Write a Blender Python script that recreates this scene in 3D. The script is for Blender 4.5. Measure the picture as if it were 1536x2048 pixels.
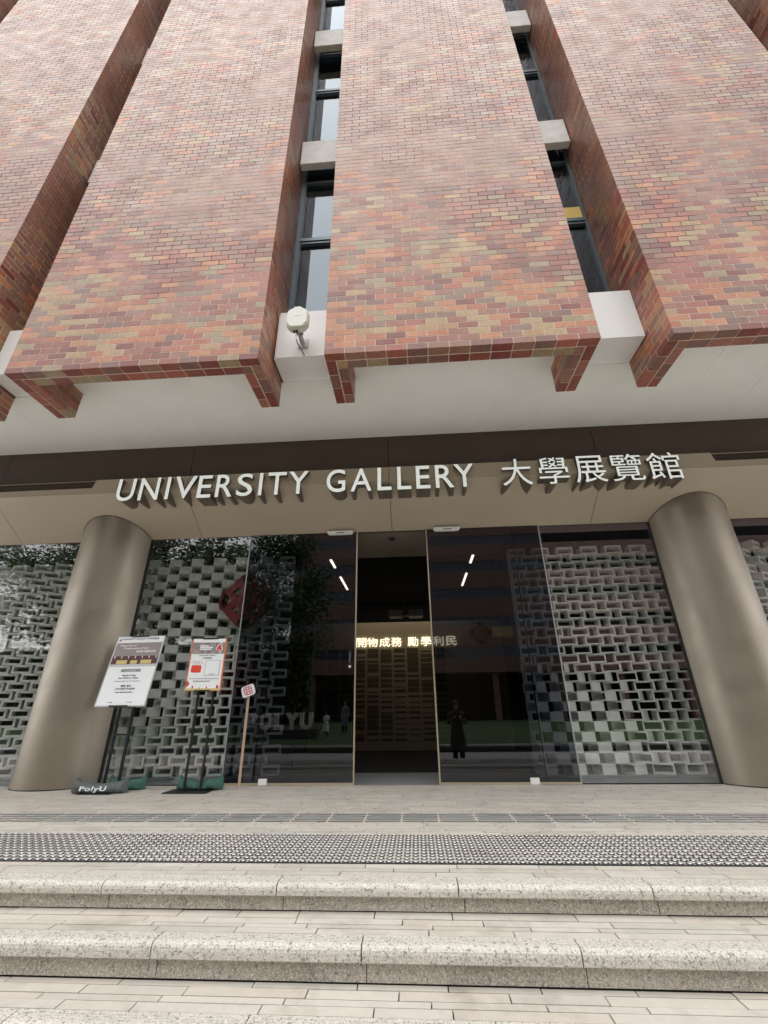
import bpy, bmesh, math, random
import numpy as np
from mathutils import Matrix, Vector, noise
R = math.radians
PI = math.pi
rnd = random.Random(7)
for o in list(bpy.data.objects):
    bpy.data.objects.remove(o, do_unlink=True)
sc = bpy.context.scene
COL = sc.collection

# ------------------------------------------------------------------ camera
CX, CU, CF = Vector((0.99759946, 0.06826259, -0.01164189)), Vector((0.03896996, -0.41444588, 0.90923922)), Vector((-0.05724209, 0.90751024, 0.41611118))
FPX = 876.453
cam = bpy.data.cameras.new('camera')
cam.sensor_fit = 'HORIZONTAL'; cam.sensor_width = 36; cam.lens = FPX / 1536 * 36
cam.clip_start = 0.05; cam.clip_end = 500
co = bpy.data.objects.new('camera', cam); COL.objects.link(co)
co.matrix_world = Matrix(((CX.x, CU.x, -CF.x, 0), (CX.y, CU.y, -CF.y, 0), (CX.z, CU.z, -CF.z, 0), (0, 0, 0, 1)))
sc.camera = co

# ------------------------------------------------------------------ world and sun
SUN_EL, SUN_AZ = R(74), R(198)          # azimuth measured from +Y clockwise: behind the camera, a little to the left
w = bpy.data.worlds.new('World'); sc.world = w; w.use_nodes = True
nt = w.node_tree; nt.nodes.clear()
def N(t, kind, **kw):
    n = t.nodes.new(kind)
    for k, v in kw.items(): setattr(n, k, v)
    return n
sky = N(nt, 'ShaderNodeTexSky', sky_type='NISHITA', sun_disc=False, sun_elevation=SUN_EL, sun_rotation=SUN_AZ, air_density=1.0, dust_density=3.0)
tc = N(nt, 'ShaderNodeTexCoord')
mp = N(nt, 'ShaderNodeMapping'); mp.inputs['Scale'].default_value = (1, 1, 2.2)
nz = N(nt, 'ShaderNodeTexNoise'); nz.inputs['Scale'].default_value = 2.2; nz.inputs['Detail'].default_value = 6
rp = N(nt, 'ShaderNodeValToRGB'); rp.color_ramp.elements[0].position = 0.3; rp.color_ramp.elements[0].color = (.86, .86, .86, 1); rp.color_ramp.elements[1].position = 0.62; rp.color_ramp.elements[1].color = (1, 1, 1, 1)
mx = N(nt, 'ShaderNodeMix', data_type='RGBA'); mx.inputs[7].default_value = (10.4, 10.4, 10.6, 1)
bg = N(nt, 'ShaderNodeBackground'); bg.inputs['Strength'].default_value = 0.13
wo = N(nt, 'ShaderNodeOutputWorld')
nt.links.new(tc.outputs['Generated'], mp.inputs[0]); nt.links.new(mp.outputs[0], nz.inputs[0]); nt.links.new(nz.outputs['Fac'], rp.inputs[0])
nt.links.new(rp.outputs[0], mx.inputs[0]); nt.links.new(sky.outputs[0], mx.inputs[6]); nt.links.new(mx.outputs[2], bg.inputs[0]); nt.links.new(bg.outputs[0], wo.inputs[0])
sl = bpy.data.lights.new('sun', 'SUN'); sl.energy = 0.8; sl.angle = R(60); sl.color = (1, .96, .9)
so = bpy.data.objects.new('sun', sl); COL.objects.link(so)
sd = Vector((math.sin(SUN_AZ) * math.cos(SUN_EL), math.cos(SUN_AZ) * math.cos(SUN_EL), math.sin(SUN_EL)))
so.rotation_euler = sd.to_track_quat('Z', 'Y').to_euler()
sc.view_settings.view_transform = 'Standard'; sc.view_settings.look = 'None'
sc.view_settings.exposure = 0.68; sc.view_settings.gamma = 1; sc.view_settings.use_curve_mapping = False
sc.cycles.max_bounces = 10; sc.cycles.diffuse_bounces = 5; sc.cycles.glossy_bounces = 5; sc.cycles.transparent_max_bounces = 24
sc.cycles.use_denoising = True

# ------------------------------------------------------------------ helpers
def inview(p, m=0.0):
    p = Vector(p); z = p.dot(CF)
    if z <= .1: return False
    x = p.dot(CX) / z * FPX; y = p.dot(CU) / z * FPX
    return abs(x) < 768 + m and abs(y) < 1024 + m

class MB:
    def __init__(s): s.v = []; s.f = []; s.m = []; s.t = []
    def add(s, vs, fs, mi=0, tint=None):
        b = len(s.v); s.v += [tuple(v) for v in vs]; s.f += [tuple(i + b for i in f) for f in fs]; s.m += [mi] * len(fs)
        s.t += [tint or (1, 1, 1)] * len(vs)
        return s
    def box(s, x0, x1, y0, y1, z0, z1, mi=0, tint=None):
        return s.add([(x0, y0, z0), (x1, y0, z0), (x1, y1, z0), (x0, y1, z0), (x0, y0, z1), (x1, y0, z1), (x1, y1, z1), (x0, y1, z1)],
                     [(0, 3, 2, 1), (4, 5, 6, 7), (0, 1, 5, 4), (1, 2, 6, 5), (2, 3, 7, 6), (3, 0, 4, 7)], mi, tint)
    def prism(s, prof, x0, x1, mi=0, tint=None):      # prof: list of (y, z), counter-clockwise seen from -x
        n = len(prof)
        vs = [(x0, y, z) for y, z in prof] + [(x1, y, z) for y, z in prof]
        fs = [tuple(range(n)), tuple(range(2 * n - 1, n - 1, -1))] + [(i, i + n, (i + 1) % n + n, (i + 1) % n) for i in range(n)]
        return s.add(vs, fs, mi, tint)
    def poly(s, pts, d, mi=0, tint=None):              # planar polygon thickened along vector d
        n = len(pts); d = Vector(d)
        vs = [Vector(p) for p in pts] + [Vector(p) + d for p in pts]
        fs = [tuple(range(n)), tuple(range(2 * n - 1, n - 1, -1))] + [(i, i + n, (i + 1) % n + n, (i + 1) % n) for i in range(n)]
        return s.add(vs, fs, mi, tint)
    def tube(s, pts, r, n=8, mi=0, closed=False, tint=None):
        pts = [Vector(p) for p in pts]; rr = r if isinstance(r, (list, tuple)) else [r] * len(pts)
        vs = []; fs = []; up = Vector((0, 0, 1))
        for i, p in enumerate(pts):
            a = pts[max(i - 1, 0)]; b = pts[min(i + 1, len(pts) - 1)]; d = (b - a).normalized()
            q = Vector((1, 0, 0)) if abs(d.z) > .9 else up
            u = d.cross(q).normalized(); v = d.cross(u)
            for k in range(n):
                t = 2 * PI * k / n; vs.append(p + (u * math.cos(t) + v * math.sin(t)) * rr[i])
        for i in range(len(pts) - 1):
            for k in range(n): fs.append((i * n + k, i * n + (k + 1) % n, (i + 1) * n + (k + 1) % n, (i + 1) * n + k))
        fs.append(tuple(range(n - 1, -1, -1))); fs.append(tuple((len(pts) - 1) * n + k for k in range(n)))
        return s.add(vs, fs, mi, tint)
    def cyl(s, c, r, h, n=16, mi=0, r2=None, tint=None):
        r2 = r if r2 is None else r2; x, y, z = c
        vs = [(x + r * math.cos(2 * PI * k / n), y + r * math.sin(2 * PI * k / n), z) for k in range(n)] + [(x + r2 * math.cos(2 * PI * k / n), y + r2 * math.sin(2 * PI * k / n), z + h) for k in range(n)]
        fs = [tuple(range(n - 1, -1, -1)), tuple(range(n, 2 * n))] + [(k, (k + 1) % n, (k + 1) % n + n, k + n) for k in range(n)]
        return s.add(vs, fs, mi, tint)
    def mesh(s, name, mats):
        me = bpy.data.meshes.new(name); me.from_pydata(s.v, [], s.f)
        for m in (mats if isinstance(mats, (list, tuple)) else [mats]): me.materials.append(m)
        if len(set(s.m)) > 1: me.polygons.foreach_set('material_index', s.m)
        if any(t != (1, 1, 1) for t in s.t[:200]) or any(t != (1, 1, 1) for t in s.t[-200:]):
            a = me.color_attributes.new('tint', 'FLOAT_COLOR', 'POINT')
            a.data.foreach_set('color', np.array([(*t, 1) for t in s.t], dtype=np.float32).ravel())
        me.update(); return me
    def build(s, name, mats, parent=None, smooth=False, bevel=0, **tags):
        me = s.mesh(name, mats)
        if bevel:
            bm = bmesh.new(); bm.from_mesh(me); bmesh.ops.bevel(bm, geom=bm.edges[:], offset=bevel, segments=2, affect='EDGES', clamp_overlap=True); bm.to_mesh(me); bm.free()
        if smooth:
            me.polygons.foreach_set('use_smooth', [True] * len(me.polygons))
            try: me.set_sharp_from_angle(angle=R(40))
            except Exception: pass
        return link(name, me, parent, **tags)
def link(name, me, parent=None, loc=None, **tags):
    o = bpy.data.objects.new(name, me); COL.objects.link(o)
    if parent: o.parent = parent
    if loc: o.location = loc
    for k, v in tags.items():
        if v: o[k] = v
    return o
def thing(name, label, category, loc=(0, 0, 0), group=None, rz=0):
    o = bpy.data.objects.new(name, None); COL.objects.link(o); o.location = loc; o.rotation_euler = (0, 0, rz)
    o.empty_display_size = .1
    if label: o['label'] = label
    if category: o['category'] = category
    if group: o['group'] = group
    return o

# ------------------------------------------------------------------ materials
def mat(name, col, rough=.6, metal=0, var=0, vscale=8, bump=0, bscale=60, spec=.5, attr=False, dirt=None, stretch=None, emit=None, coat=0, streak=0, rvar=0):
    m = bpy.data.materials.new(name); m.use_nodes = True; t = m.node_tree; b = t.nodes['Principled BSDF']
    b.inputs['Roughness'].default_value = rough; b.inputs['Metallic'].default_value = metal; b.inputs['Specular IOR Level'].default_value = spec
    if coat: b.inputs['Coat Weight'].default_value = coat
    c4 = (*col, 1); b.inputs['Base Color'].default_value = c4
    g = N(t, 'ShaderNodeNewGeometry'); src = g.outputs['Position']
    if stretch:
        mpn = N(t, 'ShaderNodeMapping'); mpn.inputs['Scale'].default_value = stretch; t.links.new(src, mpn.inputs[0]); src = mpn.outputs[0]
    cur = None
    if attr:
        a = N(t, 'ShaderNodeAttribute', attribute_name='tint'); cur = a.outputs['Color']
    if var:
        n = N(t, 'ShaderNodeTexNoise'); n.inputs['Scale'].default_value = vscale; n.inputs['Detail'].default_value = 5; n.inputs['Roughness'].default_value = .6
        t.links.new(src, n.inputs[0])
        r = N(t, 'ShaderNodeMapRange'); r.inputs[1].default_value = .25; r.inputs[2].default_value = .75; r.inputs[3].default_value = 1 - var; r.inputs[4].default_value = 1 + var
        t.links.new(n.outputs['Fac'], r.inputs[0])
        x = N(t, 'ShaderNodeVectorMath', operation='SCALE')
        if cur: t.links.new(cur, x.inputs[0])
        else: x.inputs[0].default_value = col
        t.links.new(r.outputs[0], x.inputs[3]); cur = x.outputs[0]
    if dirt:                                            # (scale, low, high, colour, amount)
        n = N(t, 'ShaderNodeTexNoise'); n.inputs['Scale'].default_value = dirt[0]; n.inputs['Detail'].default_value = 8; n.inputs['Roughness'].default_value = .65
        t.links.new(src, n.inputs[0])
        r = N(t, 'ShaderNodeMapRange'); r.inputs[1].default_value = dirt[1]; r.inputs[2].default_value = dirt[2]; r.inputs[3].default_value = 0; r.inputs[4].default_value = dirt[4]
        t.links.new(n.outputs['Fac'], r.inputs[0])
        x = N(t, 'ShaderNodeMix', data_type='RGBA'); t.links.new(r.outputs[0], x.inputs[0]); x.inputs[7].default_value = (*dirt[3], 1)
        if cur: t.links.new(cur, x.inputs[6])
        else: x.inputs[6].default_value = c4
        cur = x.outputs[2]
    if streak:
        mq = N(t, 'ShaderNodeMapping'); mq.inputs['Scale'].default_value = (5, 5, .35); t.links.new(g.outputs['Position'], mq.inputs[0])
        n = N(t, 'ShaderNodeTexNoise'); n.inputs['Scale'].default_value = 1; n.inputs['Detail'].default_value = 6; n.inputs['Roughness'].default_value = .7; t.links.new(mq.outputs[0], n.inputs[0])
        r = N(t, 'ShaderNodeMapRange'); r.inputs[1].default_value = .35; r.inputs[2].default_value = .68; r.inputs[3].default_value = 1 + streak * .3; r.inputs[4].default_value = 1 - streak; t.links.new(n.outputs['Fac'], r.inputs[0])
        x = N(t, 'ShaderNodeVectorMath', operation='SCALE'); t.links.new(r.outputs[0], x.inputs[3])
        if cur: t.links.new(cur, x.inputs[0])
        else: x.inputs[0].default_value = col
        cur = x.outputs[0]
    if rvar:
        n = N(t, 'ShaderNodeTexNoise'); n.inputs['Scale'].default_value = 3; n.inputs['Detail'].default_value = 8; t.links.new(g.outputs['Position'], n.inputs[0])
        r = N(t, 'ShaderNodeMapRange'); r.inputs[1].default_value = .3; r.inputs[2].default_value = .7; r.inputs[3].default_value = rough - rvar; r.inputs[4].default_value = rough + rvar; t.links.new(n.outputs['Fac'], r.inputs[0]); t.links.new(r.outputs[0], b.inputs['Roughness'])
    if cur: t.links.new(cur, b.inputs['Base Color'])
    if bump:
        n = N(t, 'ShaderNodeTexNoise'); n.inputs['Scale'].default_value = bscale; n.inputs['Detail'].default_value = 4; t.links.new(src, n.inputs[0])
        bn = N(t, 'ShaderNodeBump'); bn.inputs['Strength'].default_value = bump; bn.inputs['Distance'].default_value = .01; t.links.new(n.outputs['Fac'], bn.inputs['Height']); t.links.new(bn.outputs[0], b.inputs['Normal'])
    if emit:
        b.inputs['Emission Color'].default_value = (*emit[:3], 1); b.inputs['Emission Strength'].default_value = emit[3]
    return m
def glass(name, tint, ior=1.5, rough=0.0, wob=0, gcol=(1, 1, 1)):
    m = bpy.data.materials.new(name); m.use_nodes = True; t = m.node_tree; t.nodes.clear()
    o = N(t, 'ShaderNodeOutputMaterial'); mix = N(t, 'ShaderNodeMixShader'); tr = N(t, 'ShaderNodeBsdfTransparent'); gl = N(t, 'ShaderNodeBsdfGlossy'); fr = N(t, 'ShaderNodeFresnel')
    tr.inputs[0].default_value = (*tint, 1); gl.inputs['Roughness'].default_value = rough; gl.inputs[0].default_value = (*gcol, 1); fr.inputs[0].default_value = ior
    gm = N(t, 'ShaderNodeNewGeometry'); im = N(t, 'ShaderNodeMapRange'); im.inputs[3].default_value = ior; im.inputs[4].default_value = 1 / ior
    t.links.new(gm.outputs['Backfacing'], im.inputs[0]); t.links.new(im.outputs[0], fr.inputs[0])
    if wob:
        g = N(t, 'ShaderNodeNewGeometry'); n = N(t, 'ShaderNodeTexNoise'); n.inputs['Scale'].default_value = 1.3; n.inputs['Detail'].default_value = 1
        t.links.new(g.outputs['Position'], n.inputs[0])
        bn = N(t, 'ShaderNodeBump'); bn.inputs['Strength'].default_value = 1; bn.inputs['Distance'].default_value = wob; t.links.new(n.outputs['Fac'], bn.inputs['Height']); t.links.new(bn.outputs[0], gl.inputs['Normal'])
    t.links.new(fr.outputs[0], mix.inputs[0]); t.links.new(tr.outputs[0], mix.inputs[1]); t.links.new(gl.outputs[0], mix.inputs[2]); t.links.new(mix.outputs[0], o.inputs[0])
    return m

M = {}
M['brick'] = mat('glazed_brick', (.3, .15, .1), .4, var=.28, vscale=30, bump=.12, bscale=90, attr=True, dirt=(1.1, .55, .85, (.42, .34, .33), .3), spec=.5, streak=.17, rvar=.08)
M['tile'] = mat('stone_paver', (.5, .47, .42), .6, var=.07, vscale=14, bump=.12, bscale=120, attr=True, dirt=(4.5, .52, .8, (.24, .2, .16), .6))
M['bed'] = mat('dark_joint', (.05, .045, .04), .9)
def granite(c0=(.56, .53, .47), dirt=(2.5, .55, .8, (.3, .29, .27), .4)):
    m = mat('granite', c0, .6, var=.1, vscale=3, bump=.3, bscale=110, dirt=dirt)
    t = m.node_tree; b = t.nodes['Principled BSDF']; cur = b.inputs['Base Color'].links[0].from_socket
    g = N(t, 'ShaderNodeNewGeometry')
    for sc_, lo, hi, c, am in ((70, .57, .63, (.2, .19, .18), .8), (130, .54, .6, (.78, .75, .67), .6), (190, .6, .66, (.06, .06, .055), .7), (9, .6, .8, (.33, .33, .32), .3)):
        n = N(t, 'ShaderNodeTexNoise'); n.inputs['Scale'].default_value = sc_; n.inputs['Detail'].default_value = 2; n.inputs['Distortion'].default_value = .6; t.links.new(g.outputs['Position'], n.inputs[0])
        r = N(t, 'ShaderNodeMapRange'); r.inputs[1].default_value = lo; r.inputs[2].default_value = hi; r.inputs[4].default_value = am; t.links.new(n.outputs['Fac'], r.inputs[0])
        x = N(t, 'ShaderNodeMix', data_type='RGBA'); t.links.new(r.outputs[0], x.inputs[0]); t.links.new(cur, x.inputs[6]); x.inputs[7].default_value = (*c, 1); cur = x.outputs[2]
    t.links.new(cur, b.inputs['Base Color']); return m
M['granite'] = granite()
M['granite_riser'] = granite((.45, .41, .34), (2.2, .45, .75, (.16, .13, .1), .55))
def mortar():
    m = mat('mortar', (.5, .45, .4), .9); t = m.node_tree; b = t.nodes['Principled BSDF']
    g = N(t, 'ShaderNodeNewGeometry'); n = N(t, 'ShaderNodeTexNoise'); n.inputs['Scale'].default_value = .7; n.inputs['Detail'].default_value = 3; t.links.new(g.outputs['Position'], n.inputs[0])
    r = N(t, 'ShaderNodeValToRGB'); r.color_ramp.elements[0].position = .45; r.color_ramp.elements[0].color = (.66, .54, .44, 1); r.color_ramp.elements[1].position = .56; r.color_ramp.elements[1].color = (.13, .095, .08, 1)
    sx = N(t, 'ShaderNodeSeparateXYZ'); t.links.new(g.outputs['Position'], sx.inputs[0])
    zr = N(t, 'ShaderNodeMapRange'); zr.inputs[1].default_value = 4.3; zr.inputs[2].default_value = 5.6; zr.inputs[3].default_value = -.22; zr.inputs[4].default_value = .05; t.links.new(sx.outputs[2], zr.inputs[0])
    ad = N(t, 'ShaderNodeMath', operation='ADD'); t.links.new(n.outputs['Fac'], ad.inputs[0]); t.links.new(zr.outputs[0], ad.inputs[1])
    t.links.new(ad.outputs[0], r.inputs[0])
    t.links.new(r.outputs[0], b.inputs['Base Color']); return m
M['mortar'] = mortar()
M['white_panel'] = mat('white_metal_panel', (.93, .94, .94), .4, var=.02, vscale=1)
M['soffit'] = mat('soffit_panel', (.9, .885, .83), .5, var=.03, vscale=2, dirt=(1.6, .55, .85, (.6, .58, .52), .3))
M['joint'] = mat('soffit_joint', (.93, .92, .88), .6)
M['fascia'] = mat('dark_bronze_panel', (.075, .048, .037), .45, var=.1, vscale=2, metal=.2)
M['lintel'] = mat('champagne_panel', (.46, .385, .295), .42, var=.03, vscale=1.5, metal=.25)
M['column'] = mat('champagne_metal', (.34, .295, .24), .42, metal=.82, rvar=.06, var=.03, vscale=60, bump=.02, bscale=200)
M['concrete'] = mat('ledge_concrete', (.9, .9, .88), .8, var=.08, vscale=6, bump=.2, bscale=40, dirt=(5, .5, .75, (.45, .45, .42), .35))
M['alu'] = mat('window_aluminium', (.13, .16, .18), .4, metal=.5)
M['alu_light'] = mat('pale_aluminium', (.5, .52, .53), .35, metal=.6)
M['gold'] = mat('brass_edge', (.62, .54, .4), .35, metal=.7)
M['block'] = mat('lattice_concrete', (.76, .765, .74), .8, var=.1, vscale=9, bump=.25, bscale=60)
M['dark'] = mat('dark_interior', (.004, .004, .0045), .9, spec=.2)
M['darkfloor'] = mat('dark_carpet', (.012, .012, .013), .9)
M['slate'] = mat('slate_tile', (.26, .28, .29), .45, var=.1, vscale=12)
M['vestibule'] = mat('vestibule_ceiling', (.2, .17, .13), .5)
M['black'] = mat('black_metal', (.02, .022, .024), .4, metal=.3)
M['frame_dark'] = mat('door_frame_dark', (.03, .033, .038), .35, metal=.4)
M['white'] = mat('white_plastic', (.8, .8, .78), .4)
M['cream'] = mat('cream_plastic', (.72, .71, .64), .45, var=.02)
M['steel'] = mat('galvanised_steel', (.45, .46, .45), .4, metal=.7, var=.1)
M['letter_face'] = mat('letter_face', (.85, .88, .85), .4, emit=(.95, 1, .97, .22))  # faint emission added so the white faces read brighter under the canopy
M['letter_side'] = mat('letter_side', (.17, .14, .11), .45, metal=.3)
M['red'] = mat('maroon_lacquer', (.21, .014, .028), .4)
M['sign_red'] = mat('sign_red', (.5, .02, .06), .5)
M['wood'] = mat('pale_wood', (.5, .35, .24), .55, var=.12, vscale=20, stretch=(1, 1, .1))
M['bag_green'] = mat('green_canvas', (.05, .13, .1), .85, var=.25, vscale=14, bump=.5, bscale=90)
M['bag_grey'] = mat('grey_canvas', (.11, .125, .125), .85, var=.2, vscale=14, bump=.5, bscale=90)
M['gold_wall'] = mat('gold_wall', (.32, .265, .19), .5, metal=.3)
M['gold_slot'] = mat('bronze_plaque', (.1, .07, .04), .5, metal=.3)
M['motto'] = mat('backlit_letter', (.8, .7, .4), .5, emit=(1, .9, .64, 1.0))
M['strip_light'] = mat('strip_light', (.9, .9, .85), .5, emit=(1, .86, .58, 5))
M['yellow'] = mat('yellow_board', (.9, .66, .2), .6)
M['glass_clear'] = glass('clear_glass', (.97, .978, .972), 1.8)
M['glass_door'] = glass('tinted_glass', (.43, .45, .49), 1.62)
M['glass_win'] = glass('window_glass', (.3, .36, .42), 1.9, gcol=(.74, .81, .87))
M['grass'] = mat('lawn_grass', (.045, .09, .02), .9, var=.3, vscale=3)
M['path'] = mat('pale_paving', (.42, .41, .39), .7, var=.08, vscale=2, dirt=(1.2, .5, .8, (.25, .24, .22), .5))
M['plinth'] = mat('plinth_stone', (.05, .052, .055), .6, var=.1)
M['far_brick'] = mat('far_brick', (.15, .085, .07), .7, var=.3, vscale=6, stretch=(1, 1, 3))
M['far_glass'] = mat('far_window_glass', (.03, .04, .06), .1)
M['leaf'] = mat('leaf', (.065, .105, .035), .6, var=.4, vscale=3)
M['bark'] = mat('bark', (.11, .09, .07), .9, var=.3, vscale=10, bump=.6, bscale=30)
M['cloth_black'] = mat('black_cloth', (.02, .021, .026), .9)
M['cloth_grey'] = mat('grey_cloth', (.14, .15, .18), .9)
M['skin'] = mat('skin', (.5, .31, .22), .5)
M['hair'] = mat('hair', (.015, .012, .01), .5)
M['ink'] = mat('ink', (.03, .03, .035), .7)
M['ink_grey'] = mat('ink_grey', (.25, .25, .27), .7)
M['paper'] = mat('paper', (.85, .87, .88), .6)
M['band'] = mat('print_taupe', (.3, .26, .25), .6)
M['print_brown'] = mat('print_brown', (.1, .035, .03), .6)
M['print_yellow'] = mat('print_yellow', (.62, .52, .2), .6)
M['print_grey'] = mat('print_grey', (.55, .54, .55), .6)
M['print_orange'] = mat('print_orange', (.8, .2, .05), .6)
M['print_red'] = mat('print_red', (.75, .06, .03), .6)
M['print_photo'] = mat('print_photo', (.3, .26, .25), .6, var=.6, vscale=22)

# ------------------------------------------------------------------ lettering (all converted in one go)
TX = {}
def request(key, body, size=1.0, extrude=.0, bold=0.0, spacing=1.0):
    c = bpy.data.curves.new('text', 'FONT'); c.body = body; c.size = size; c.extrude = extrude; c.offset = bold; c.space_character = spacing; c.resolution_u = 4
    o = bpy.data.objects.new('text', c); COL.objects.link(o); TX[key] = o
for i, ch in enumerate('UNIVERSITYGALLERY大學展覽館'): request(('sign', i), ch, 1, .5, bold=(.006 if i < 17 else 0))
for i, ch in enumerate('開物成務勵學利民'): request(('motto', i), ch, 1, .03, bold=.004)
for i, ch in enumerate('POLYU'): request(('lawn', i), ch, 1, .15, bold=.05)
request('bagtext', 'PolyU', 1, .01, spacing=1.1)
P1 = [('UNIVERSITY GALLERY 大學展覽館', .10, .045, .034, .5, 'ink_grey'), ('Telling a Story of', .13, .172, .036, 0, 'paper'), ('Transformation at PolyU', .2, .215, .036, 0, 'paper'), ('見證理大蛻變的故事', .36, .26, .03, 0, 'paper'),
      ('Opening Hours 開放時間', 0, .515, .022, .5, 'paper'), ('Monday to Friday', 0, .585, .034, .5, 'ink'), ('from 10:00 am to 5:30 pm', 0, .622, .034, .5, 'ink'), ('(Closed on public holidays, for group visits, and during special events)', 0, .656, .0165, .5, 'ink'),
      ('星期一至五', 0, .73, .036, .5, 'ink'), ('上午十時至下午五時半', 0, .77, .036, .5, 'ink'), ('(公眾假期、團體參觀及特別活動期間除外)', 0, .81, .02, .5, 'ink'), ('Email 電郵', -.25, .94, .016, 0, 'ink'), ('Website 網址', .12, .94, .016, 0, 'ink')]
for i, l in enumerate(P1): request(('p1', i), l[0], 1, .01, bold=.012)
P2 = [('University Gallery', 0, .335, .034, 'ink'), ('大學展覽館', 0, .385, .032, 'ink'), ('SCAN ME', 0, .0, .02, 'ink'), ('Know more about PolyU Alumni Week', 0, .775, .026, 'ink'), ('更多理大校友週活動', 0, .82, .024, 'ink'), ('4', 0, 0, .15, 'print_red'), ('4', 0, 0, .15, 'paper'), ('STOP', 0, 0, .02, 'sign_red')]
for i, l in enumerate(P2): request(('p2', i), l[0], 1, .01, bold=(.06 if i == 6 else .012))
bpy.context.view_layer.update()
dg = bpy.context.evaluated_depsgraph_get()
TM = {}
for k, o in TX.items():
    me = bpy.data.meshes.new_from_object(o.evaluated_get(dg)); n = len(me.vertices)
    a = np.empty(n * 3); me.vertices.foreach_get('co', a); TM[k] = (me, a.reshape(-1, 3))
for o in TX.values(): bpy.data.objects.remove(o, do_unlink=True)
def place_text(key, name, origin, ux, uz, un, width=None, height=None, depth=None, mats=None, parent=None, anchor=(0, 0), keep=False, **tags):
    """put the converted lettering on a plane: origin + x*ux + y*uz + z*un; width/height fit the glyph box; anchor 0 left/bottom, .5 centre"""
    me, a = TM[key]; me = me.copy() if keep else me; me.name = name
    lo, hi = a.min(0), a.max(0); s = hi - lo
    sx = width / s[0] if width else None; sy = height / s[1] if height else None
    if sx is None: sx = sy
    if sy is None: sy = sx
    b = (a - lo); b[:, 0] = (b[:, 0] - anchor[0] * s[0]) * sx; b[:, 1] = (b[:, 1] - anchor[1] * s[1]) * sy; b[:, 2] = b[:, 2] / max(s[2], 1e-6) * depth - depth
    ux, uz, un, og = (np.array(v, float) for v in (ux, uz, un, origin))
    me.vertices.foreach_set('co', (og + b[:, :1] * ux + b[:, 1:2] * uz + b[:, 2:3] * un).ravel())
    me.materials.clear()
    mats = mats if isinstance(mats, (list, tuple)) else [mats]
    for m in mats: me.materials.append(m)
    me.polygons.foreach_set('material_index', [0] * len(me.polygons))
    me.update()
    if len(mats) > 1:
        nn = Vector(un)
        for p in me.polygons: p.material_index = 0 if p.normal.dot(nn) > .7 else 1
    return link(name, me, parent, **tags)

# ------------------------------------------------------------------ setting: ground, path, steps, landing
Z0, Z1, Z2, ZP = -.826, -.956, -1.104, -1.254
MB().box(-60, 60, -4.6, 2.5, ZP - .3, ZP).build('path', M['path'], kind='structure')
MB().box(-150, 150, -260, -4.61, -1.6, -1.09).box(-150, 150, 8, 140, -1.6, -1.3).build('ground', M['path'], kind='structure')
MB().box(-60, 60, -47.5, -4.62, -1.2, -1.04).build('lawn', M['grass'], kind='structure')
kw = thing('planter_wall', 'low dark stone wall with pale coping along the edge of the lawn', 'wall')
MB().box(-60, 60, -4.6, -4.3, ZP, -1.09).build('wall_face', M['plinth'], kw)
MB().box(-60, 60, -4.62, -4.26, -1.088, -1.03).build('coping', M['path'], kw)

W = 11.0
TCOL = [(.53, .48, .41), (.5, .465, .41), (.56, .52, .455), (.46, .42, .36), (.54, .50, .44), (.52, .455, .375), (.44, .41, .36)]
TCOL = [(a * .6 + .215, b * .6 + .207, c * .6 + .187) for a, b, c in TCOL]
TILEMESH = {}
def tile_mesh(L, D, ci):
    k = (L, D, ci)
    if k not in TILEMESH: TILEMESH[k] = MB().box(0, L - .006, 0, D - .0055, -.02, 0, tint=TCOL[ci]).mesh('paving_tile', M['tile'])
    return TILEMESH[k]
LENS = [.32, .4, .47, .54, .62]
def pave(rows, z, x0, x1, parent, limit, spill):
    """rows: list of (y, depth); nearest in-view tiles become objects, the rest one mesh"""
    cand = []
    for (y, d) in rows:
        x = x0 + rnd.uniform(-.5, 0)
        while x < x1:
            L = rnd.choice(LENS); ci = rnd.randrange(len(TCOL)); dz = rnd.uniform(-.0012, .0012)
            c = (x + L / 2, y + d / 2, z); cand.append((0 if inview(c, 40) else 1, Vector(c).length, x, y, L, d, ci, dz)); x += L
    cand.sort()
    rest = MB()
    for i, (nv, ds, x, y, L, d, ci, dz) in enumerate(cand):
        if i < limit and not nv: link('paving_tile', tile_mesh(L, d, ci), parent, loc=(x, y, z + dz))
        else: rest.box(x, x + L - .006, y, y + d - .0055, z - .02 + dz, z + dz, tint=TCOL[ci])
    if rest.v: rest.build(spill, M['tile'], parent, kind='stuff')
landing = MB().box(-W, W, 3.0, 7.66, ZP, Z0 - .012).build('landing', M['bed'], kind='structure')
rows = []; y = 3.05
while y < 6.38:
    d = rnd.choice([.048, .066, .07, .072, .066]); rows.append((y, min(d, 6.395 - y))); y += d
pave(rows, Z0, -W, W, landing, 300, 'distant_paving')
steps = MB().box(-W, W, 2.66, 2.999, ZP - .1, Z1 - .012).box(-W, W, 2.3, 2.659, ZP - .1, Z2 - .012).build('entrance_steps', M['bed'], kind='structure')
r1 = [(2.709, .062), (2.771, .046), (2.817, .068), (2.885, .087)]
r2 = [(2.416, .068), (2.484, .048), (2.532, .072), (2.604, .046)]
tr = MB().box(0, .01, 0, .01, 0, .01)
pave(r1 + [], Z1, -W, W, steps, 110, 'upper_tread_ends')
pave(r2, Z2, -W, W, steps, 120, 'lower_tread_ends')
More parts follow.
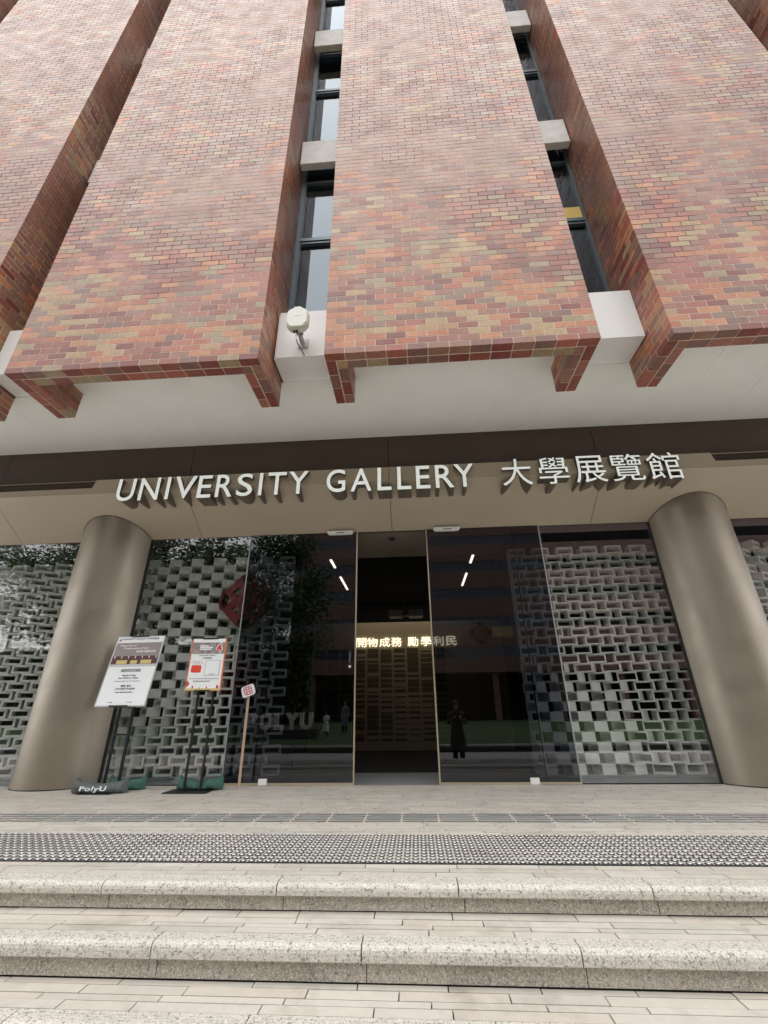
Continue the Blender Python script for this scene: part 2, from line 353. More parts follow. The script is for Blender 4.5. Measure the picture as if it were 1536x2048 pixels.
def nose(ztop, yf, yb, th, joints, parent, pre):
    # rounded front edge profile, with three anti-slip grooves
    r = .027; prof = [(yb, ztop), (yb, ztop - th - .01), (yf + .012, ztop - th), (yf + .003, ztop - th + .006)]
    prof += [(yf, ztop - r - .004)] + [(yf + r - r * math.cos(t), ztop - r + r * math.sin(t)) for t in (R(20), R(42), R(65), R(88))]
    for g in (.045, .062, .079):
        if yf + g < yb - .012: prof += [(yf + g - .003, ztop), (yf + g, ztop - .007), (yf + g + .003, ztop)]
    xs = [-W] + joints + [W]
    for a, b in zip(xs[:-1], xs[1:]):
        MB().prism(prof, a + .003, b - .003).build('nosing_stone', M['granite'], parent)
def riser(y, z0, z1, joints, parent):
    xs = [-W] + joints + [W]
    for a, b in zip(xs[:-1], xs[1:]): MB().box(a + .002, b - .002, y, y + .03, z0 + .005, z1).build('riser_stone', M['granite_riser'], parent)
j1 = [-9.4 + .0, -7.6, -5.65, -4.7, -3.7, -2.73, -1.758, -.786, .18, 1.164, 2.14, 3.12, 4.1, 5.6, 7.5]
j2 = [-7.2, -5.2, -3.2, -2.25, -1.27, -.292, .679, 1.66, 2.63, 3.6, 5.4, 7.4]
nose(Z0, 2.92, 3.047, .058, j1, steps, 1)
riser(2.965, Z1, Z0 - .058, [j + .03 for j in j1], steps)
nose(Z1, 2.602, 2.706, .066, j2, steps, 2)
riser(2.648, Z2, Z1 - .066, [j + .02 for j in j2], steps)
nose(Z2, 2.31, 2.413, .066, [j + .55 for j in j2], steps, 3)
riser(2.353, ZP, Z2 - .066, [j + .5 for j in j2], steps)
gr = MB()

# ------------------------------------------------------------------ tactile paving
tac = thing('tactile_strip', 'wide strip of raised round warning studs across the landing above the steps', 'tactile paving', (0, 3.27, Z0))
M['stud_ring'] = mat('dark_stud_ring', (.03, .03, .035), .5)
M['stud_top'] = mat('steel_stud', (.6, .6, .58), .35, metal=.5)
sb = MB().cyl((0, 0, .001), .0225, .003, 10, 0, r2=.021)
sb.cyl((0, 0, .004), .0135, .0035, 8, 1, r2=.0095)
stud = sb.mesh('stud', [M['stud_ring'], M['stud_top']])
cand = []
for j in range(11):
    for i in range(-74, 60):
        x = i * .0533 + .01; y = 3.298 + j * .0625
        cand.append((0 if inview((x, y, Z0), 5) else 1, j, abs(x), x, y))
cand.sort(); rest = MB()
for k, (nv, j, ax, x, y) in enumerate(cand):
    if k < 300: link('stud', stud, tac, loc=(x, y - 3.27, 0))
    else: rest.cyl((x, y - 3.27, .001), .0225, .003, 8, 0, r2=.021).cyl((x, y - 3.27, .004), .0135, .0035, 6, 1, r2=.0095)
rest.build('distant_studs', [M['stud_ring'], M['stud_top']], tac, kind='stuff')
MB().box(-4, 3.3, -.012, .002, 0, .004).build('edge_strip', M['stud_ring'], tac)
gd = thing('guide_strip', 'narrow strip of long raised guide bars between the studs and the doors', 'tactile paving', (0, 4.35, Z0))
def bar(mb, x, y, L, dd, z0, z1, mi):
    pts = [];
    for cx_, s0 in ((x + L - dd / 2, -90), (x + dd / 2, 90)):
        for a in (0, 45, 90, 135, 180): pts.append((cx_ + dd / 2 * math.cos(R(s0 + a)), y + dd / 2 * math.sin(R(s0 + a)), z0))
    mb.poly(pts, (0, 0, z1 - z0), mi)
bb = MB(); bar(bb, 0, 0, .298, .052, .001, .003, 0); bar(bb, .006, 0, .286, .041, .0031, .0065, 1)
bm_ = bb.mesh('guide_bar', [M['stud_ring'], M['stud_top']])
for j in range(4):
    for i in range(-20, 17): link('guide_bar', bm_, gd, loc=(i * .3135 - .157, .045 + j * .088, 0))

# ------------------------------------------------------------------ the gallery building
bld = thing('gallery_building', 'tall red brick building with slot windows over a glass entrance', 'building')
PX0, PITCH, PW, YF, ZB, ZT = -.888, 3.81, 3.0445, 3.70, 3.68, 19.5
BW, BH = .235, .092; BL, BT, BZ = .2245, .11, .0815
PAL_A = [(.46, .165, .075), (.41, .13, .07), (.22, .06, .045), (.28, .085, .055), (.43, .29, .15), (.33, .235, .135), (.3, .15, .1), (.26, .15, .105), (.22, .11, .085), (.5, .21, .1), (.36, .115, .08), (.43, .25, .12), (.33, .13, .09)]
PAL_B = [(.35, .16, .105), (.32, .145, .1), (.37, .175, .11), (.29, .135, .1), (.34, .18, .12), (.27, .13, .1)]
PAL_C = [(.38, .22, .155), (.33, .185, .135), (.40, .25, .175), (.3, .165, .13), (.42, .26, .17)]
PAL_A = [tuple(q * 1.0 for q in c) for c in PAL_A]
PAL = PAL_A + PAL_B + PAL_C
def pick(x, y, z):
    if z < ZB + .01: return [2, 3, 10, 6, 8, 12, 5, 2, 3][rnd.randrange(9)]
    n = noise.noise(Vector((x * .62, y * .6, z * .5)) + Vector((3.1, 0, 7.7))) + .25 * noise.noise(Vector((x * 2, y, z * 2)))
    up = min(1, max(0, (z - 4.3) / 3.0))
    if z < 4.15: up = 0
    if rnd.random() < (.1 + .9 * (1 / (1 + math.exp(-14 * (n - .12 + .1 * up))))) * up: return len(PAL_A) + rnd.randrange(len(PAL_B))
    if rnd.random() < min(.6, max(0, (z - 6) * .09)): return len(PAL_A) + len(PAL_B) + rnd.randrange(5)  # paler bricks more likely with height, painting in the sky glare
    if up > .5 and rnd.random() < .35: return len(PAL_A) + rnd.randrange(len(PAL_B))
    # neighbours tend to share a hue
    g = noise.noise(Vector((x * 1.1, y, z * 2.2)) + Vector((9, 4, 1)))
    if rnd.random() < .45:
        return [2, 3, 10, 6][rnd.randrange(4)] if g < -.1 else ([4, 5, 11, 9][rnd.randrange(4)] if g > .28 else [0, 1, 9, 12][rnd.randrange(4)])
    return rnd.randrange(len(PAL_A))
BM = {}
def brick_mesh(dx, dy, dz, ci):
    k = (round(dx, 4), round(dy, 4), round(dz, 4), ci)
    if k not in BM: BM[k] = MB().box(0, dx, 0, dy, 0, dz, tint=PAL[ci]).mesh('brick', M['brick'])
    return BM[k]
bricks = []                                          # (pier, x, y, z, dx, dy, dz, colour)
piers = {}
nrow = int((ZT - ZB) / BH)
for k in (-3, -2, -1, 0, 1, 2):
    x0 = PX0 + PITCH * k; x1 = x0 + PW
    e = .002
    core = MB().box(x0 + e, x1 - e, YF + e, YF + .229, ZB + .004, ZT).box(x0 + e, x0 + .229, YF + .22, 4.565, ZB + .004, ZT).box(x1 - .229, x1 - e, YF + .22, 4.565, ZB + .004, ZT)
    piers[k] = core.build('brick_pier', M['mortar'], bld)
    for r in range(nrow):
        z = ZB + r * BH; dzj = 0
        odd = r % 2
        def add(x, y, dx, dy, cx_=None):
            p = rnd.uniform(-.0008, .0008)
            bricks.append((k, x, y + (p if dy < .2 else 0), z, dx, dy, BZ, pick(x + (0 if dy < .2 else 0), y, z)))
        xs = x0 if not odd else x0 + BW / 2
        n = 13 if not odd else 12
        for i in range(n): add(xs + i * BW, YF, BL, BT)
        for sx in (x0, x1 - BT):
            y = YF + (BT + .008 if not odd else 0)
            while y < 4.5:
                L = BL
                if 4.57 - y < BL + .07: L = 4.57 - y
                add(sx, y, BT, L); y += max(BW, L + .01)
        if r < 5:                                    # inner wythe, seen from below
            for i in range(11): add(x0 + .24 + i * BW, YF + .125, BL, BT)
            for sx in (x0 + .125, x1 - .125 - BT):
                y = YF + .125 + (0 if odd else BW / 2)
                if y > YF + .2: bricks.append((k, sx, YF + .125, z, BT, BW / 2 - .008, BZ, rnd.randrange(len(PAL_A))))
                while y < 4.5:
                    L = BL
                    if 4.57 - y < BL + .07: L = 4.57 - y
                    add(sx, y, BT, L); y += max(BW, L + .01)
def score(b):
    c = Vector((b[1] + b[4] / 2, b[2] + b[5] / 2, b[3]));
    vis = inview(c, 20) and (b[2] < YF + .01 or b[3] < ZB + .05)
    return (0 if vis else 1, c.length)
order = sorted(range(len(bricks)), key=lambda i: score(bricks[i]))
single = set(order[:300]); spill = {k: MB() for k in piers}
for i, (k, x, y, z, dx, dy, dz, ci) in enumerate(bricks):
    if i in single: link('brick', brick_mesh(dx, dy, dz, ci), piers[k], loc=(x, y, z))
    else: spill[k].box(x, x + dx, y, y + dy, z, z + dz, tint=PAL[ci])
for k in piers: spill[k].build('upper_bricks', M['brick'], piers[k], kind='stuff')
# recessed bays between the piers: white box, ledges, windows
for k in (-3, -2, -1, 0, 1):
    a = PX0 + PITCH * k + PW; b = a + PITCH - PW
    bx = MB().box(a + .045, b - .004, 4.12, 4.555, 4.085, 4.87).box(a + .02, a + .0449, 4.15, 4.56, 4.088, 4.86).build('white_box', M['white_panel'], bld)
    MB().box(a + .02, b - .004, 4.556, 4.572, 4.062, 4.09).build('box_lip', M['joint'], bld)
    for (z0, z1) in ((8.567, 9.25), (12.889, 13.6), (17.2, 17.9)):
        MB().box(a + .02, b - .015, 4.25, 4.36, z0, z1).build('concrete_ledge', M['concrete'], bld, bevel=.008)
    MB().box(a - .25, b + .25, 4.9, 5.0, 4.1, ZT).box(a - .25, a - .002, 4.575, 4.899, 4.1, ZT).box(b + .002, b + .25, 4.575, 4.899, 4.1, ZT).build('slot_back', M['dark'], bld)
    for (z0, z1, tr1, tr2) in ((4.87, 9.18, 6.89, 8.43), (9.2, 13.5, 11.56, 13.15), (13.52, 18, 16.0, 17.4)):
        wn = MB(); f = .05
        wn.box(a + .004, a + f + .03, 4.480, 4.560, z0, z1).box(b - f, b - .004, 4.480, 4.560, z0, z1)
        wn.box(a + f + .03, b - f, 4.470, 4.560, z1 - .07, z1).box(a + f + .03, b - f, 4.470, 4.560, z0, z0 + .04)
        wn.box(a + f + .03, b - f, 4.455, 4.560, tr1 - .05, tr1 + .02).box(a + f + .03, b - f, 4.470, 4.560, tr1 - .1, tr1 - .065)
        wn.box(a + f + .03, b - f, 4.475, 4.560, tr2 - .025, tr2 + .025)
        wn.box(a + f + .045, a + f + .053, 4.470, 4.475, z0, z1)
        wo_ = wn.build('window', M['alu'], bld)
        for (p0, p1) in ((z0 + .04, tr1 - .1), (tr1 + .02, tr2 - .025), (tr2 + .025, z1 - .07)):
            MB().box(a + f + .03, b - f, 4.525, 4.533, p0, p1).build('pane', M['glass_win'], wo_)
# soffit
panels = []
for k in (-3, -2, -1, 0, 1, 2):
    x0 = PX0 + PITCH * k; a = x0 + .24; b = x0 + PW - .24
    panels += [(a, a + .852, 3.942), (a + .852, a + 1.70, 3.942), (a + 1.70, b, 3.942), (b, x0 + PITCH + .24, 4.572)]
for a, b, y0 in panels:
    MB().box(a + .002, b - .002, y0, 5.952, 4.072, 4.09).build('soffit_panel', M['soffit'], bld)
    MB().box(b - .008, b + .008, max(y0, 4.6 if y0 > 4.2 else y0), 5.952, 4.0685, 4.0718).build('soffit_trim', M['joint'], bld)
MB().box(-12, 12, 4.575, 7.8, 4.092, 4.4).build('floor_slab', M['dark'], bld)
# canopy: body plus bronze fascia, strip and sloped lintel panels
body = MB().prism([(5.975, 4.09), (5.975, 3.44), (5.76, 3.34), (5.66, 3.12), (6.42, 2.625), (7.7, 2.63), (7.7, 4.09)], -12, 12)
body.build('canopy_body', M['dark'], bld)
FX = [-12, -9.9, -6.7, -3.5, -.295, 2.9, 6.1, 9.3, 12]
JX = [-12, -9.4, -6.4, -3.345, -.278, 2.77, 5.8, 9, 12]
for a, b in zip(JX[:-1], JX[1:]):
    MB().prism([(5.628, 3.076), (6.40, 2.598), (6.41, 2.618), (5.645, 3.092)], a + .004, b - .004).build('lintel_panel', M['lintel'], bld)
    a0, b0 = a + .004, b - .004
    segs = [(a0, b0, 3.352)]
    if a0 < -4.85 < b0: segs = [(a0, -4.85, 3.19), (-4.85, b0, 3.352)]
    elif b0 <= -4.85: segs = [(a0, b0, 3.19)]
    elif a0 < 4.36 < b0: segs = [(a0, 4.36, 3.352), (4.36, b0, 3.19)]
    elif a0 >= 4.36: segs = [(a0, b0, 3.19)]
    for p, q, zt in segs:
        t = (zt - 3.079) / .273
        MB().prism([(5.628, 3.080), (5.645, 3.096), (5.715 + .0, zt), (5.628 + .072 * t, zt)], p, q).build('lintel_strip', M['lintel'], bld)
    if zt < 3.3 or segs[0][2] < 3.3:
        s0 = [s for s in segs if s[2] < 3.3][0]
        for q in range(4): MB().box(s0[0] + .003, s0[1] - .003, 5.70 + .012 * q, 5.75, 3.2 + q * .04, 3.225 + q * .04).build('slot_fin', M['fascia'], bld)
for a, b in zip(FX[:-1], FX[1:]): MB().box(a + .004, b - .004, 5.955, 5.974, 3.36, 4.068).build('fascia_panel', M['fascia'], bld)
MB().box(-12, 12, 5.72, 5.954, 3.345, 3.352).build('strip_cap', M['lintel'], bld)
# columns
COLM = []
for cx_, lb in ((-4.76, 'round champagne metal column beside the poster stands'), (4.20, 'round champagne metal column at the right end of the glass front')):
    a0 = math.asin((6.44 - 6.57) / .6); na = 96
    ring = [(cx_ + .6 * math.cos(PI - a0 + q / na * (PI + 2 * a0)), 6.57 + .6 * math.sin(PI - a0 + q / na * (PI + 2 * a0))) for q in range(na + 1)]
    c = MB().poly([(x, y, Z0 + .002) for x, y in ring], (0, 0, 3.9)).build('column', M['column'], bld, smooth=True, label=lb)
    MB().poly([(cx_ + (x - cx_) * 1.01, 6.57 + (y - 6.57) * 1.01, Z0 + .001) for x, y in ring], (0, 0, .01)).build('column_base', M['frame_dark'], c)
for cx_ in (-4.76, 4.20):
    pts = []
    for q in range(61):
        a = R(180 + 35 - q * 250 / 60) if False else R(145 + q * 250 / 60)
        x, y = cx_ + .602 * math.cos(a), 6.57 + .602 * math.sin(a)
        if y < 6.4: pts.append((x, y, 3.074 - (y - 5.628) * .6192))
    MB().tube(pts, .006, 6).build('collar_seal', M['frame_dark'], bld, smooth=True)
# ------------------------------------------------------------------ glass front
zt, zb = 2.598, Z0
def pane(x0, x1, y, name, m, parent, th=.012): return MB().box(x0, x1, y, y + th, zb + .012, zt).build(name, m, parent)
gf = thing('glass_front', 'full height clear glass wall with dark frames between the columns', 'glass wall')
for (a, b) in ((-9.5, -5.34), (-4.2, -2.54), (1.975, 3.63), (4.79, 9.5)):
    pane(a, b, 6.40, 'glass_panel', M['glass_clear'], gf)
for x in (-9.5, -5.345, -4.195, 3.645, 4.79, 9.5): MB().box(x - .03, x + .02, 6.385, 6.45, zb, zt).build('frame', M['frame_dark'], gf)
MB().box(-9.5, 9.5, 6.405, 6.46, zt, zt + .03).build('frame', M['frame_dark'], gf)
MB().box(-4.2, -2.54, 6.43, 6.46, 2.5, zt).box(1.975, 3.615, 6.43, 6.46, 2.5, zt).box(-9.5, -4.9, 6.43, 6.46, 2.5, zt).box(4.4, 9.5, 6.43, 6.46, 2.5, zt).build('head_frame', M['frame_dark'], gf)
for x in (-2.535, 1.972): MB().box(x - .008, x + .008, 6.385, 6.415, zb, zt).build('mullion', M['alu_light'], gf)
MB().box(-4.2, -2.54, 6.40, 6.415, zb, zb + .012).box(1.975, 3.615, 6.40, 6.415, zb, zb + .012).build('sill', M['frame_dark'], gf)
for (a, b, s, lb) in ((-2.527, -.83, 1, 'left sliding door of dark tinted glass with brass edges'), (.252, 1.964, -1, 'right sliding door of dark tinted glass with brass edges')):
    d = thing('glass_door', {1: 'tinted sliding glass door beside the poster stands, black label on its edge', -1: 'tinted sliding glass door beside the bright lattice, reflecting a dark figure'}[s], 'sliding door', group='sliding entrance doors')
    pane(a, b, 6.385, 'door_glass', M['glass_door'], d)
    e = b if s > 0 else a
    MB().box(e - .009, e + .009, 6.37, 6.41, zb + .005, zt).build('edge_trim', M['gold'], d)
    MB().box(a, b, 6.372, 6.40, zb + .003, zb + .028).build('bottom_rail', M['gold'], d)
    fx = -1.995 if s > 0 else 1.413
    MB().box(fx - .055, fx + .055, 6.36, 6.405, zb + .003, zb + .075).build('floor_guide', M['white'], d, bevel=.004)
    ex = a + .45 if s > 0 else b - .38
    MB().box(ex - .006, ex + .006, 6.47, 6.5, zb, zt).build('inner_stile', M['frame_dark'], d)
    if s > 0:
        h = MB().box(-.925, -.885, 6.374, 6.384, .57, .80).build('door_label', M['black'], d)
        MB().box(-.922, -.888, 6.370, 6.3735, .572, .60).build('label_end', M['white'], h)
        MB().box(-.909, -.903, 6.3715, 6.3735, .64, .77).build('label_print', M['ink_grey'], h)
for x, lb in ((-1.09, 'white door sensor above the left sliding door'), (.568, 'white door sensor above the right sliding door')):
    s_ = thing('door_sensor', {-1.09: 'white door sensor above the sliding door on the poster side', .568: 'white door sensor above the sliding door on the bright lattice side'}[x], 'sensor', group='door sensors under the lintel')
    MB().poly([(x - .205, 6.3, 2.575), (x - .18, 6.3, 2.545), (x + .18, 6.3, 2.545), (x + .205, 6.3, 2.575), (x + .205, 6.3, 2.6), (x - .205, 6.3, 2.6)], (0, .07, 0)).build('housing', M['white'], s_, bevel=.006)
    MB().box(x - .06, x + .07, 6.293, 6.2995, 2.556, 2.565).build('lens', M['black'], s_)
# ------------------------------------------------------------------ lattice walls of hollow blocks
def block(w_, h_, d_, t_):
    m = MB(); a, b = w_ / 2, h_ / 2
    o_ = [(-a, -b), (a, -b), (a, b), (-a, b)]; i_ = [(-a + t_, -b + t_), (a - t_, -b + t_), (a - t_, b - t_), (-a + t_, b - t_)]
    vs = [(x, y, z) for y in (-d_ / 2, d_ / 2) for ring in (o_, i_) for x, z in ring]
    fs = []
    for k in range(4):
        n = (k + 1) % 4
        fs += [(k, n, 4 + n, 4 + k), (8 + n, 8 + k, 12 + k, 12 + n), (k, 8 + k, 8 + n, n), (4 + n, 12 + n, 12 + k, 4 + k)]
    return m.add(vs, fs)
BLK = block(.262, .128, .2, .019).mesh('block', M['block'])
BLT = block(.262, .128, .2, .03).mesh('block', M['block'])
BLH = block(.128, .128, .2, .019).mesh('block', M['block'])
def lattice(label, xa, xb, angle, me=None, cat='lattice wall'):
    t = thing('lattice_wall', label, cat, (0, 7.12, Z0), 'lattice walls behind the glass')
    for r in range(25):
        z = .03 + .13 * r + .065; off = (.195 if r % 2 else 0)
        n = int((xb - xa) / .39) + 2
        for i in range(-1, n):
            x = xa + i * .39 + off + .13
            if x - .11 < xa - .02 or x + .11 > xb + .02: continue
            o = link('block', me or BLK, t, loc=(x, 0, z)); o.rotation_euler = (0, 0, -R(angle(x, z + Z0)) + rnd.uniform(-.01, .01))
        if r % 2: link('block', BLH, t, loc=(xa + .065, 0, z))
    MB().box(xa, xb, -.14, .14, .0, .029).build('kerb', M['slate'], t)
    return t
sm = lambda v: 0 if v < 0 else (1 if v > 1 else v * v * (3 - 2 * v))
lattice('grey hollow block lattice with turned blocks behind the two poster stands', -4.6, -1.95, lambda x, z: -14 + 92 * sm((z - .55 + (-2.5 - x) * .9) / 1.7) * sm((-2.35 - x) / .35 + .2), BLT)
lattice('bright hollow block lattice fanning open beside the right column', 1.62, 4.15, lambda x, z: 78 * sm((1.15 - z) / 1.3) * sm((3.6 - x) / .9) * sm((x - 1.2) / .6))
lattice('grey hollow block lattice behind the glass left of the left column', -9.4, -5.0, lambda x, z: -26 + 60 * sm((z - 1.0) / 1.2) * sm((-6.5 - x) / 1.0), BLT)
lattice('grey hollow block lattice with slanted blocks beyond the right column', 4.6, 7.3, lambda x, z: -50 * sm((z - 1.0) / 1.2) * sm((6.6 - x) / .8) + 15, BLT)

# red knot emblem fixed to the left lattice
def knot(mb, c, ux, uz, un, R0, wd, th, mi=0):
    """woven knot: a rounded diamond ring with two bars each way, passing over and under"""
    c, ux, uz, un = (Vector(v) for v in (c, ux, uz, un))
    P = lambda a, b, d=0: c + ux * a + uz * b + un * d
    def strip(pts, w_, z0, z1):
        for (a0, b0), (a1, b1) in zip(pts[:-1], pts[1:]):
            d = Vector((a1 - a0, b1 - b0)); L = d.length
            if L < 1e-6: continue
            d /= L; n = Vector((-d.y, d.x)) * w_ / 2; ex = d * .12 * w_
            q = [(a0 - ex.x + n.x, b0 - ex.y + n.y), (a1 + ex.x + n.x, b1 + ex.y + n.y), (a1 + ex.x - n.x, b1 + ex.y - n.y), (a0 - ex.x - n.x, b0 - ex.y - n.y)]
            mb.poly([P(x, y, z0) for x, y in q], un * (z1 - z0), mi)
    h = R0; r = R0 * .42
    ring = []
    for (sx, sy, a0) in ((1, 1, 0), (-1, 1, 90), (-1, -1, 180), (1, -1, 270)):
        for a in range(0, 91, 15): ring.append((sx * (h - r) + r * math.cos(R(a0 + a)), sy * (h - r) + r * math.sin(R(a0 + a))))
    rot = lambda p: ((p[0] - p[1]) * .7071, (p[0] + p[1]) * .7071)
    ring.append(ring[0]); strip([rot(p) for p in ring], wd, 0, th)
    g = h * .36; k = 0
    for s in (-1, 1):
        strip([rot((s * g, -h)), rot((s * g, h))], wd * .92, .002, th * .93)
        cuts = [-h, -g - wd * .62, -g + wd * .62, g - wd * .62, g + wd * .62, h]
        strip([rot((-h, s * g)), rot((h, s * g))], wd * .92, .003, th * .86)
em = thing('knot_emblem', 'maroon woven knot emblem fixed on the lattice behind the left door', 'emblem', (0, 0, 0))
kb = MB(); knot(kb, (-2.66, 6.86, 1.66), (1, 0, 0), (0, 0, 1), (0, -1, 0), .31, .115, .07)
kb.build('knot', M['red'], em)
MB().box(-2.67, -2.65, 6.86, 6.98, 1.65, 1.67).build('fixing', M['black'], em)

# ------------------------------------------------------------------ hall behind the doors
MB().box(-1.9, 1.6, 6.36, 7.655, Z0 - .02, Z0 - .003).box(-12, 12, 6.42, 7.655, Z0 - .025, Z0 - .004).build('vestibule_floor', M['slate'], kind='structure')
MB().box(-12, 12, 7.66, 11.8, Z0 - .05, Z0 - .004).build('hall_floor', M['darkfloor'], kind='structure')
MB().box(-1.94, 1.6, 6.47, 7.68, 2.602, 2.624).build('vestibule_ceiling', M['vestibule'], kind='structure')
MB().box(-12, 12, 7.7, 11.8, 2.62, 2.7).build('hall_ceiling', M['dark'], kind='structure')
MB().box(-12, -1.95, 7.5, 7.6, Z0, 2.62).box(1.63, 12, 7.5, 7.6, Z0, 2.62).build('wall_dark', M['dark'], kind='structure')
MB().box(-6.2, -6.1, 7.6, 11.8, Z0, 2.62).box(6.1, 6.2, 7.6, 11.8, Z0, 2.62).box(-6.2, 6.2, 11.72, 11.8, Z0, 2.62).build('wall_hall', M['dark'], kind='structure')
gw = thing('gold_feature_wall', 'dim gold feature wall with a grid of small slots seen through the doors', 'feature wall', (0, 11.5, Z0 + .02))
MB().box(-2.6, 2.2, 0, .1, 0, 2.93).build('backing', M['gold_wall'], gw)
for i in range(-4, 6):
    for j in range(20):
        hgt = .02 + .11 * abs(noise.noise(Vector((i * .45, j * .3, 1.3)))) * 1.6 + (.03 if (i + j) % 3 else 0); hgt = min(hgt, .105)
        if i >= 2 and j < 9: hgt *= .5
        x = -1.19 + (i - 0) * .333 + .0; z = .2 + j * .116
        if 2.25 < z: continue
        MB().box(x, x + .275, -.004, -.0005, z, z + hgt).build('plaque', M['gold_slot'], gw)
mt = thing('motto_sign', 'row of glowing gold Chinese characters on the wall inside the open doors', 'sign', (0, 11.44, 1.60))
xm = [-1.478, -1.191, -.882, -.58, -.165, .165, .472, .796]
for i in range(8):
    place_text(('motto', i), 'character', (xm[i], -.0, -.09), (1, 0, 0), (0, 0, 1), (0, -1, 0), width=.265, height=.225, depth=.02, mats=M['motto'], parent=mt)
for (x, y0, y1, lb) in ((-1.5, 7.75, 8.24, 'short glowing ceiling strip over the left door, the nearer one'), (-1.5, 8.9, 9.93, 'long glowing ceiling strip over the left door, the farther one'), (1.14, 7.75, 8.2, 'short glowing ceiling strip over the right door, the nearer one'), (1.14, 8.9, 9.87, 'long glowing ceiling strip over the right door, the farther one')):
    t = thing('strip_light', lb, 'ceiling light', (x, y0, 2.6), 'ceiling strips in the hall')
    MB().box(-.02, .02, 0, y1 - y0, .0, .02).build('diffuser', M['strip_light'], t); MB().box(-.03, .03, -.01, y1 - y0 + .01, .021, .03).build('housing', M['black'], t)
cd = thing('dome_camera', 'small dark dome camera on the ceiling just inside the doorway', 'camera', (-.3, 6.72, 2.6))
db = MB()
for q in range(5):
    a0, a1 = R(q * 18), R(q * 18 + 18); db.cyl((0, 0, -.045 * math.sin(a1)), .055 * max(.05, math.cos(a1)), .045 * (math.sin(a1) - math.sin(a0)), 16, 0, r2=.055 * math.cos(a0))
db.build('dome', M['black'], cd); MB().cyl((0, 0, 0), .065, .004, 20).build('base_ring', M['alu'], cd)
pj = thing('projector', 'dark twin projector hanging in the black hall above the gold wall', 'projector', (-.2, 10, 1.95))
MB().box(-.34, -.04, -.15, .15, 0, .14).box(.1, .42, -.15, .15, 0, .14).build('housing', mat('dark_grey', (.08, .08, .085), .5), pj, bevel=.01)
MB().box(-.02, .02, -.02, .02, .0, .75).box(-.04, .1, -.05, .05, .03, .09).build('mount', M['black'], pj)

# ------------------------------------------------------------------ big sign over the entrance
sg = thing('gallery_sign', 'large white bilingual UNIVERSITY GALLERY lettering standing off the lintel', 'sign', (0, 5.6, 2.915))
SX = [(-4.39, -4.115), (-4.038, -3.735), (-3.625, -3.573), (-3.50, -3.165), (-3.136, -2.925), (-2.856, -2.60), (-2.54, -2.30), (-2.205, -2.155), (-2.075, -1.80), (-1.76, -1.465),
      (-1.194, -.915), (-.835, -.53), (-.443, -.24), (-.154, .045), (.119, .32), (.398, .66), (.67, .955), (1.35, 1.77), (1.87, 2.29), (2.375, 2.805), (2.875, 3.32), (3.385, 3.84)]
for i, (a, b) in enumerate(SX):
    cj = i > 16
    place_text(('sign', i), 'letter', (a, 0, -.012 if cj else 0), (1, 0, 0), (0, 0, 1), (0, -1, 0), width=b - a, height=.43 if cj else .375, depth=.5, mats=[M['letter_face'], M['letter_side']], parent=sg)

# ------------------------------------------------------------------ wall device
dv = thing('wireless_unit', 'cream weatherproof wireless unit on a bracket in front of the white box', 'wireless unit', (-1.276, 3.845, 4.415))
oc = [(-.135, -.09), (-.085, -.165), (-.05, -.175), (.05, -.175), (.085, -.165), (.135, -.09), (.135, .09), (.105, .14), (.06, .15), (.045, .185), (-.045, .185), (-.06, .15), (-.105, .14), (-.135, .09)]
h = MB().poly([(x * .96, -.05, z * .96) for x, z in oc], (0, .03, 0)).build('cover', M['cream'], dv, bevel=.012)
MB().poly([(x, -.018, z) for x, z in oc], (0, .07, 0)).build('housing', M['cream'], dv, bevel=.008)
MB().poly([(.04 * math.cos(R(a)), -.054, .03 + .012 * math.sin(R(a))) for a in range(0, 360, 24)], (0, .004, 0)).build('badge', M['white'], h)
for x in (-.06, -.02, .02, .06): MB().box(x - .002, x + .002, -.053, -.049, -.14, .14).build('rib', M['white'], h)
MB().box(-.03, .05, .05, .12, -.14, -.1).box(.0, .03, .1, .27, -.15, -.1).tube([(.01, .06, -.1), (.015, .08, -.2), (.02, .2, -.22)], .016).build('bracket', M['steel'], dv)
MB().box(-.05, .075, .255, .269, -.2, -.06).build('wall_plate', M['steel'], dv)
MB().tube([(-.01, .02, -.17), (-.012, .02, -.24), (0, .02, -.31), (.012, .05, -.345), (.03, .15, -.34), (.04, .26, -.33)], .009).build('cable', M['steel'], dv, smooth=True)
MB().cyl((-.035, .01, -.2), .014, .03, 8).cyl((.0, .01, -.2), .014, .03, 8).build('gland', M['black'], dv)
yb = thing('yellow_board', 'yellow board standing on the transom inside the right slot window', 'board', (2.43, 4.49, 6.925))
MB().box(-.14, .44, 0, .02, 0, .3).build('sheet', M['yellow'], yb)
MB().box(-.14, .44, .021, .03, 0, .02).build('backing_strip', M['white'], yb)

# ------------------------------------------------------------------ poster stands
def frame3(o, ux, uz):
    o, ux, uz = Vector(o), Vector(ux).normalized(), Vector(uz).normalized(); un = ux.cross(uz)
    return o, ux, uz, un
ps = thing('poster_stand', 'black stand holding the large opening hours poster beside the left column', 'poster stand', (-3.78, 6.05, Z0))
O = Vector((-3.78, 6.05, Z0))
lo, hi = Vector((-3.735, 5.79, .108)), Vector((-3.76, 6.0, 1.0))
o_, ux, uz, un = frame3(lo, (1, -.05, 0), hi - lo); un = ux.cross(uz); PH = (hi - lo).length; PWD = .69
def quad(mb, x0, x1, t0, t1, d, th=.0012):          # x across (-.5..+.5 of width), t from the top 0..1
    pts = [o_ + ux * (x * PWD) + uz * ((1 - t) * PH) + un * d - O for x, t in ((x0, t1), (x1, t1), (x1, t0), (x0, t0))]
    mb.poly(pts, un * th); return mb
bd = quad(MB(), -.5, .5, 0, 1, -.012, .012).build('poster_board', M['alu_light'], ps)
